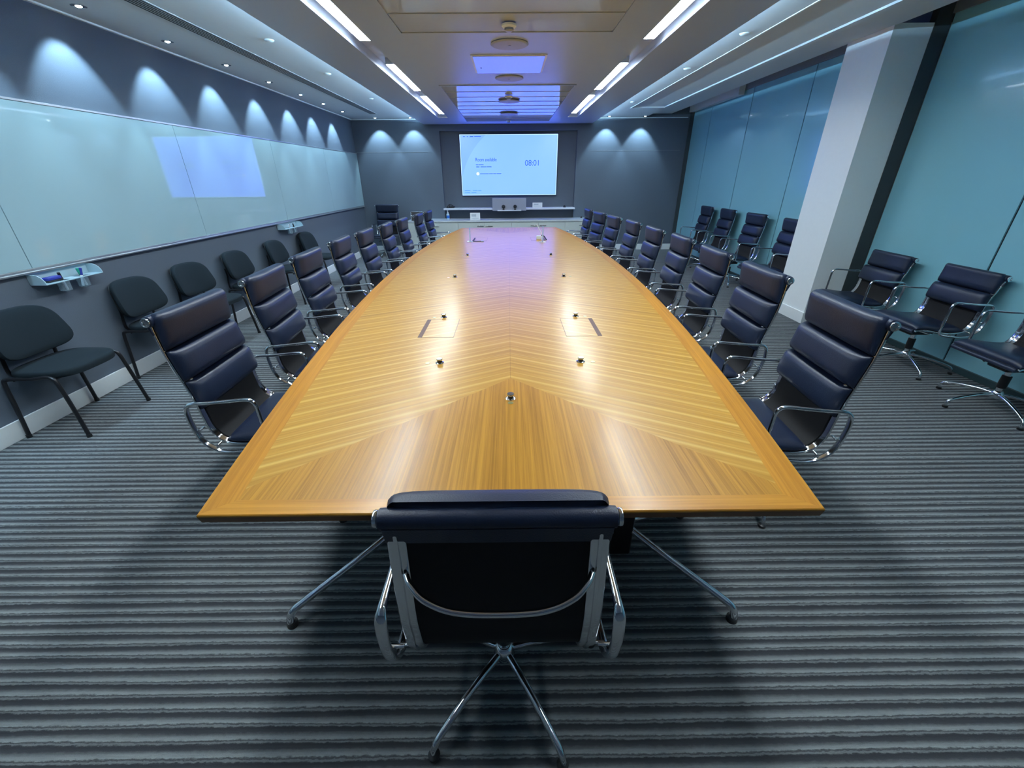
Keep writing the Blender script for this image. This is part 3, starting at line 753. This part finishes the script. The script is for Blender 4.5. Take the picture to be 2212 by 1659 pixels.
def pad(at, s0, s1, hw, T, off0, nu=18, nv=12, pu=8, pv=5, T2=0.0):
    """soft cushion on the sling between arc lengths s0..s1"""
    mb = MB(); front = []; back = []
    U = [-math.cos(PI * i / nu) for i in range(nu + 1)]; V = [-math.cos(PI * i / nv) for i in range(nv + 1)]
    for v in V:
        off = off0 * (1 - .87 * (v + 1) / 2) if T2 else off0
        p, nr = at((s0 + s1) / 2 + v * (s1 - s0) / 2)
        for u in U:
            k_ = max(0.0, (1 - abs(u) ** pu)) ** .5 * max(0.0, (1 - abs(v) ** pv)) ** .5
            k_ = k_ * (.90 + .10 * (1 - u * u))
            hx = hw * (1 - .07 * max(0, -v) ** 10) if T2 else hw
            front.append(p + nr * (off + .004 + T * k_) + Vector((u * hx, 0, 0)))
            k2 = k_ if ((s0 + s1) / 2 + v * (s1 - s0) / 2) < .012 else 0
            back.append(p + nr * ((off if k2 else min(off, .003)) - T2 * k2) + Vector((u * hx * .985, 0, 0)))
    W_ = nu + 1; n = len(front); fs = []
    for j in range(nv):
        for i in range(nu):
            a = j * W_ + i; fs.append((a, a + 1, a + 1 + W_, a + W_)); fs.append((n + a, n + a + W_, n + a + 1 + W_, n + a + 1))
    rim = [i for i in range(W_)] + [j * W_ + nu for j in range(1, nv + 1)] + [nv * W_ + i for i in range(nu - 1, -1, -1)] + [j * W_ for j in range(nv - 1, 0, -1)]
    for a, b_ in zip(rim, rim[1:] + rim[:1]): fs.append((a, n + a, n + b_, b_))
    return mb.add(front + back, fs)

def chair_meshes(high):
    P = profile(high); at, L_ = sampler(P); D = []
    TZc = P[0].z
    tag_ = 'high' if high else 'low'
    # aluminium side ribs
    sec = rrect(.044, .013, .005, 3)
    rib = {}
    for s in (-1, 1):
        path = [at(arc(P)[i])[0] - at(arc(P)[i])[1] * .007 + Vector((s * .227, 0, 0)) for i in range(2, len(P))]
        mb = MB().sweep(path, sec, ref=(1, 0, 0))
        # raised centre ridge on the rear face
        path2 = [at(arc(P)[i])[0] - at(arc(P)[i])[1] * .016 + Vector((s * .227, 0, 0)) for i in range(2, len(P) - 3)]
        mb.sweep(path2, rrect(.010, .008, .003, 2), ref=(1, 0, 0))
        D.append(('side_rib', mb.mesh('side_rib', M['chrome']), 'up', None, None))
    # sling
    n = len(P); W_ = 2; vs = []; fs = []
    S = arc(P)
    for i, sdist in enumerate(S):
        p, nr = at(sdist)
        for x in (-.216, .216):
            vs.append(p + nr * .004 + Vector((x, 0, 0))); 
        for x in (.216, -.216):
            vs.append(p - nr * .004 + Vector((x, 0, 0)))
    for i in range(n - 1):
        for j in range(4):
            a = i * 4 + j; b_ = i * 4 + (j + 1) % 4; fs.append((a, b_, b_ + 4, a + 4))
    fs += [(3, 2, 1, 0), tuple((n - 1) * 4 + j for j in range(4))]
    D.append(('sling', MB().add(vs, fs).mesh('sling', M['sling']), 'up', None, None))
    # rolled leather over the top tube and under the seat front
    c0 = P[0] + Vector((0, -.004, 0))
    roll = MB(); ring = []
    for k_ in range(20):
        a = 2 * PI * k_ / 20; ring.append((.024 * math.cos(a), .026 * math.sin(a)))
    roll.lathe((0, c0.y, c0.z), [(.017, -.262), (.0235, -.258), (.0245, -.245), (.0245, .245), (.0235, .258), (.017, .262)], 24, 'x')
    # flap that wraps from the roll down the back
    flap = []; 
    for q in range(6):
        p, nr = at(.010 + .052 * q / 5); flap.append(p - nr * (.0225 - .016 * q / 5))
    roll.sweep([p for p in flap], rrect(.505, .010, .004, 2), ref=(1, 0, 0))
    caps = []
    for s in (-1, 1):
        cb = MB().lathe((s * .2625, c0.y, c0.z), [(.004, -.0005 * s), (.019, -.0005 * s), (.0205, .004 * s), (.0195, .008 * s), (.012, .009 * s), (.010, .004 * s), (.002, .004 * s)], 24, 'x')
        caps.append(('end_cap', cb.mesh('end_cap', M['chrome'])))
    D.append(('top_roll', roll.mesh('top_roll', M['leather']), 'up', caps, None))
    fe = P[-1]
    D.append(('front_roll', MB().lathe((0, fe.y, fe.z - .006), [(.012, -.235), (.016, -.23), (.016, .23), (.012, .235)], 16, 'x').mesh('front_roll', M['leather']), 'up', None, None))
    # cushions
    if high is True: cuts = [(1.055, .895), (.893, .742), (.740, .595)]
    elif high == 'end': cuts = [(.935, .775), (.773, .595)]
    else: cuts = [(.868, .722), (.720, .575)]
    for i, (za, zb) in enumerate(cuts):
        sa = s_at_z(P, za) if za < TZc - .001 else -.0
        sb = s_at_z(P, zb)
        a2 = at
        if i == 0:
            # the top cushion rides up slightly past the tube
            def a2(d, at=at):
                if d < 0:
                    p, nr = at(0); return p + Vector((0, .002, -d)), nr
                return at(d)
            sa = -.030 if high != 'end' else -.040
        mb = pad(a2, sa + .001, sb - .001, .249, (.044 if i == 0 else .060 if i < 2 else .054), .003 if i else .022, pu=11, pv=6, T2=0 if i else .024)
        D.append(('back_cushion', mb.mesh('back_cushion', M['leather'], True, 75), 'up', None, None))
    # seat cushion
    s_seat = None
    for i, p in enumerate(P):
        if p.z < .45 and p.y > -.150: s_seat = S[i]; break
    mb = pad(at, s_seat, L_ - .012, .246, .044, .003, pu=11, pv=8)
    D.append(('seat_cushion', mb.mesh('seat_cushion', M['leather'], True, 75), 'up', None, None))
    # armrests: closed polished loops with pins to the ribs
    loop = [(-.205, .648), (-.12, .652), (-.03, .659), (.035, .664), (.066, .658), (.081, .632), (.084, .58), (.086, .50), (.087, .435), (.075, .402), (.03, .388), (-.05, .378), (-.115, .378), (-.165, .392), (-.207, .425), (-.231, .47), (-.243, .53), (-.246, .59), (-.236, .632)]
    for s in (-1, 1):
        path = catmull([(s * .288, y, z) for y, z in loop], 5, True)
        mb = MB()
        # wider flat section at the rear, slim bar on top
        sc = []
        P3 = [Vector(p) for p in path]; n3 = len(P3); vs = []; m_ = 12
        for i in range(n3):
            t = (P3[(i + 1) % n3] - P3[i - 1]).normalized(); A = Vector((1, 0, 0)); B = t.cross(A)
            rear = max(0, min(1, (-.02 - P3[i].y) / .15)) * max(0, min(1, (.652 - P3[i].z) / .02))
            wa = .0095 + .0065 * rear; wb = .0085
            for q in range(m_):
                a = 2 * PI * q / m_; vs.append(P3[i] + A * wa * math.cos(a) + B * wb * math.sin(a))
        fs = [(i * m_ + q, i * m_ + (q + 1) % m_, ((i + 1) % n3) * m_ + (q + 1) % m_, ((i + 1) % n3) * m_ + q) for i in range(n3) for q in range(m_)]
        mb.add(vs, fs)
        for y, z in ((-.223, .50), (-.165, .413), (-.03, .386)):
            mb.cyl((0, y, z), .0055, s * .25, s * .285, 10, axis='x')
        D.append(('armrest', mb.mesh('armrest', M['chrome'], True, 60), 'up', None, None))
    # curved brace across the back
    zb_ = .725 if high == 'end' else .70; br = [(-.215, -.222, zb_ + .040), (-.200, -.246, zb_ + .034), (-.165, -.272, zb_ + .018), (-.10, -.290, zb_ + .004), (0, -.294, zb_)]
    br = br + [(-x, y, z) for x, y, z in br[:-1]][::-1]
    D.append(('back_brace', MB().tube(catmull(br, 6), .0075, 10).mesh('back_brace', M['chrome']), 'up', None, None))
    # spreader and tilt mechanism
    sp = MB()
    for y in (-.06, .10): sp.sweep([(-.24, y, .385), (-.12, y * .8, .372), (0, y * .7, .366), (.12, y * .8, .372), (.24, y, .385)], rrect(.020, .010, .003, 2), ref=(0, 1, 0))
    D.append(('seat_spreader', sp.mesh('seat_spreader', M['chrome']), 'up', None, None))
    mc = MB().box(-.075, .075, -.09, .11, .318, .364, .012)
    lv = MB().tube(catmull([(.06, .03, .335), (.13, .02, .325), (.19, .0, .305)], 5), .005, 8); lv.ball((.196, -.003, .302), .011, 10)
    D.append(('tilt_mechanism', mc.mesh('tilt_mechanism', M['black_plastic']), 'up', [('lever', lv.mesh('lever', M['black_plastic']))], None))
    # column, sleeve, hub, star base
    cl_ = MB().lathe((0, 0, 0), [(.020, .115), (.020, .332)], 24)
    sv_ = MB().lathe((0, 0, 0), [(.0205, .165), (.0275, .170), (.0275, .262), (.0205, .266)], 24)
    D.append(('gas_column', cl_.mesh('gas_column', M['chrome']), 'base', [('column_sleeve', sv_.mesh('column_sleeve', M['black_plastic']))], None))
    hb = MB().lathe((0, 0, 0), [(.018, .080), (.034, .084), (.036, .100), (.034, .124), (.024, .140), (.0205, .142)], 28)
    D.append(('hub', hb.mesh('hub', M['chrome']), 'base', None, None))
    lp = catmull([(0, .028, .113), (0, .10, .111), (0, .20, .095), (0, .285, .073), (0, .318, .058), (0, .332, .032), (0, .331, .014)], 5)
    lm = MB().tube(lp, .0112, 10, scales=[1.15 - .35 * i / len(lp) for i in range(len(lp))]).mesh('leg', M['chrome'])
    gm = MB().lathe((0, .331, 0), [(.016, 0), (.018, .003), (.018, .014), (.010, .019)], 16).mesh('glide', M['black_plastic'])
    for k_ in range(5): D.append(('leg', lm, 'leg', [('glide', gm)], k_))
    return D
CH = {True: chair_meshes(True), False: chair_meshes(False), 'end': chair_meshes('end')}
def swivel_chair(high, x, y, yaw, label, group, star=0.0, tilt=0.0, lift=0.0):
    e = empty('swivel_chair', label, 'chair', (x, y, 0), yaw, group)
    piv = Vector((0, 0, .36))
    for name, me, where, subs, k_ in CH[high]:
        o = bpy.data.objects.new(name, me); link(o, e)
        if where == 'leg': o.rotation_euler = (0, 0, star - yaw + k_ * PI * 2 / 5)
        elif where == 'up' and (tilt or lift):
            Rm = Matrix.Rotation(-tilt, 3, 'X'); o.rotation_euler = Rm.to_euler(); o.location = piv - Rm @ piv + Vector((0, 0, lift))
        if subs:
            for sn, sm in subs: link(bpy.data.objects.new(sn, sm), o)
    return e
H = True
right = [(1.286, 1.866, 85.4), (1.354, 2.671, 87.1), (1.398, 3.459, 86.8), (1.439, 4.271, 87.8), (1.411, 5.026, 89.9), (1.387, 5.837, 91.2), (1.310, 6.586, 95.1), (1.252, 7.345, 98.4), (1.209, 8.183, 92.3)]
left = [(-1.285, 1.987, -88.2), (-1.314, 2.735, -84.6), (-1.376, 3.495, -86.9), (-1.418, 4.336, -87.3), (-1.392, 5.032, -88.6), (-1.351, 5.794, -87.8), (-1.307, 6.510, -89.5), (-1.244, 7.402, -90.0), (-1.20, 8.056, -90.5)]
where = ['nearest the camera', 'second from the camera', 'third from the camera', 'fourth from the camera', 'in the middle of its row', 'fourth from the screen end', 'third from the screen end', 'second from the screen end', 'last before the screen']
for lst, sd in ((right, 'right'), (left, 'left')):
    for i, (x, y, a) in enumerate(lst):
        swivel_chair(H, x, y, R(a), 'high-back black leather chair on the table\'s %s side, %s' % (sd, where[i]), 'high-back chairs along the %s side of the table' % sd, R([31, 12, -20, 30, 5, 22, -8, 15, 50][i] if sd == 'right' else [-8, 10, 25, -12, 5, 30, 18, -20, 30][i]))
swivel_chair('end', -.03, .880, 0.0, 'black leather chair at the near end of the table, seen from behind', 'end chair', R(-4))
for x, y, a, lab in ((3.590, 8.677, 88, 'nearest the back wall'), (3.600, 7.846, 89, 'second from the back wall'), (3.573, 6.849, 92, 'third from the back wall'), (3.554, 5.868, 88, 'partly hidden by the white column')):
    swivel_chair(H, x, y, R(a), 'high-back leather chair against the glass wall, ' + lab, 'high-back chairs by the glass wall', R(16))
for x, y, a, lab in ((3.602, 4.287, 87, 'beside the white column'), (3.622, 3.491, 88, 'with its whole star base in view'), (3.625, 2.701, 87, 'cut off by the right picture edge')):
    swivel_chair(False, x, y, R(a), 'low-back leather chair by the glass wall, ' + lab, 'low-back chairs by the glass wall', R(16))
swivel_chair(H, -2.76, 9.93, PI, 'black leather high-back swivel chair alone in the far left corner, facing the camera', 'corner chair', R(20))

# ------------------------------------------------------------------ fabric visitor chairs along the left wall
def visitor_meshes():
    D = []
    def slab(outline, thick, bend, m, name, place):
        """rounded upholstered pad from a 2D outline"""
        rings = [(.93, -thick * .5), (.985, -thick * .42), (1.0, -thick * .15), (1.0, thick * .15), (.985, thick * .38), (.94, thick * .5), (.75, thick * .60), (.45, thick * .66), (.15, thick * .68)]
        vs = []; n = len(outline)
        for k_, h in rings:
            for (x, y) in outline: vs.append(place(x * k_, y * k_, h + bend(x * k_, y * k_)))
        fs = [(a * n + i, a * n + (i + 1) % n, (a + 1) * n + (i + 1) % n, (a + 1) * n + i) for a in range(len(rings) - 1) for i in range(n)]
        fs += [tuple(range(n - 1, -1, -1)), tuple((len(rings) - 1) * n + i for i in range(n))]
        return MB().add(vs, fs).mesh(name, m, True, 60)
    def superell(a, b_, p, taper=0, n=48):
        out = []
        for i in range(n):
            t = 2 * PI * i / n; c_, s_ = math.cos(t), math.sin(t)
            x = a * math.copysign(abs(c_) ** (2 / p), c_); y = b_ * math.copysign(abs(s_) ** (2 / p), s_)
            out.append((x * (1 + taper * y / b_), y))
        return out
    seat = slab(superell(.235, .212, 3.4, -.03), .052, lambda x, y: -.012 * (abs(x) / .235) ** 2 * 0 - .05 * max(0, y - .12) ** 2 * 10, M['fabric'], 'seat', lambda x, y, h: (x, y + .02, .448 + h))
    D.append(('seat', seat, None))
    # backrest: curved, tilted, narrower at the top
    def pb(x, y, h):
        tl = R(13); yy_ = -(h) ; z = .675 + y * math.cos(tl) ; fy = -.150 - y * math.sin(tl) - .045 * (-(x / .23) ** 2) * 0
        return (x, fy + h * 1.0 + .05 * (x / .23) ** 2 - .02, z)
    back = slab(superell(.232, .158, 3.6, -.085), .044, lambda x, y: 0, M['fabric'], 'backrest', pb)
    D.append(('backrest', back, None))
    sh = slab(superell(.226, .150, 3.6, -.085), .012, lambda x, y: -.030, M['black_plastic'], 'back_shell', pb)
    D.append(('back_shell', sh, None))
    # oval tube side frames: rear leg, seat rail, front leg in one bend
    sec = [(.0145 * math.cos(2 * PI * i / 12), .0085 * math.sin(2 * PI * i / 12)) for i in range(12)]
    for s in (-1, 1):
        for y0, pts in ((-1, [(s * .262, -.200, .004), (s * .246, -.192, .22), (s * .236, -.185, .395), (s * .232, -.165, .422), (s * .230, -.10, .428), (s * .229, 0, .428)]),
                        (1, [(s * .262, .212, .004), (s * .250, .190, .22), (s * .243, .168, .395), (s * .240, .145, .432), (s * .236, .10, .440), (s * .229, .0, .428)])):
            p3 = catmull(pts, 5)
            D.append(('leg', MB().tube(p3, .0125, 10).mesh('leg', M['dark_metal']), [('foot_cap', MB().cyl((pts[0][0], pts[0][1], 0), .0155, 0, .022, 14).mesh('foot_cap', M['black_plastic']))]))
    for y in (-.12, .13): D.append(('cross_bar', MB().tube([(-.232, y, .418), (.232, y, .418)], .009, 8).mesh('cross_bar', M['dark_metal']), None))
    for s in (-1, 1):
        D.append(('back_support', MB().sweep(catmull([(s * .165, -.09, .416), (s * .165, -.17, .418), (s * .165, -.205, .44), (s * .165, -.205, .50), (s * .165, -.195, .58), (s * .165, -.200, .66)], 5), rrect(.026, .006, .002, 2), ref=(1, 0, 0)).mesh('back_support', M['dark_metal']), None))
    return D
VM = visitor_meshes()
for x, y, a, lab in ((-3.118, 2.68, -90, 'nearest the camera, seat fully in view'), (-3.118, 3.62, -90, 'under the right end of the near marker tray'), (-3.115, 4.31, -93, 'third from the camera'),
                     (-3.105, 5.09, -89, 'third from the far end of its row'), (-3.105, 6.02, -88, 'just before the far marker tray'), (-3.105, 7.02, -90, 'farthest from the camera, past the far marker tray')):
    e = empty('visitor_chair', 'charcoal fabric chair along the left wall, ' + lab, 'chair', (x, y, 0), R(a), 'fabric chairs along the left wall')
    for name, me, subs in VM:
        o = link(bpy.data.objects.new(name, me), e)
        if subs:
            for sn, sm in subs: link(bpy.data.objects.new(sn, sm), o)

# ------------------------------------------------------------------ camera, world, view
F_PX, PITCH, ROLL, YAW = 894.1526, .462039546, -.00759373, .00421337
Fv = Vector((math.sin(YAW) * math.cos(PITCH), math.cos(YAW) * math.cos(PITCH), -math.sin(PITCH)))
Rt = Vector((math.cos(YAW), -math.sin(YAW), 0)); Uv = Rt.cross(Fv)
R2 = Rt * math.cos(ROLL) + Uv * math.sin(ROLL); U2 = -Rt * math.sin(ROLL) + Uv * math.cos(ROLL)
cd = bpy.data.cameras.new('camera'); cam = bpy.data.objects.new('camera', cd); link(cam)
cd.sensor_width = 36; cd.lens = 36 * F_PX / 2212; cd.clip_start = .05
mw = Matrix((( R2.x, U2.x, -Fv.x, 0), (R2.y, U2.y, -Fv.y, 0), (R2.z, U2.z, -Fv.z, 1.58), (0, 0, 0, 1)))
cam.matrix_world = mw
SC.camera = cam
w = bpy.data.worlds.new('world'); SC.world = w; w.use_nodes = True
w.node_tree.nodes['Background'].inputs[0].default_value = (.02, .03, .05, 1); w.node_tree.nodes['Background'].inputs[1].default_value = .3
vs_ = SC.view_settings
vs_.view_transform = 'Standard'; vs_.look = 'None'; vs_.exposure = 0.35; vs_.gamma = 1.0; vs_.use_curve_mapping = False
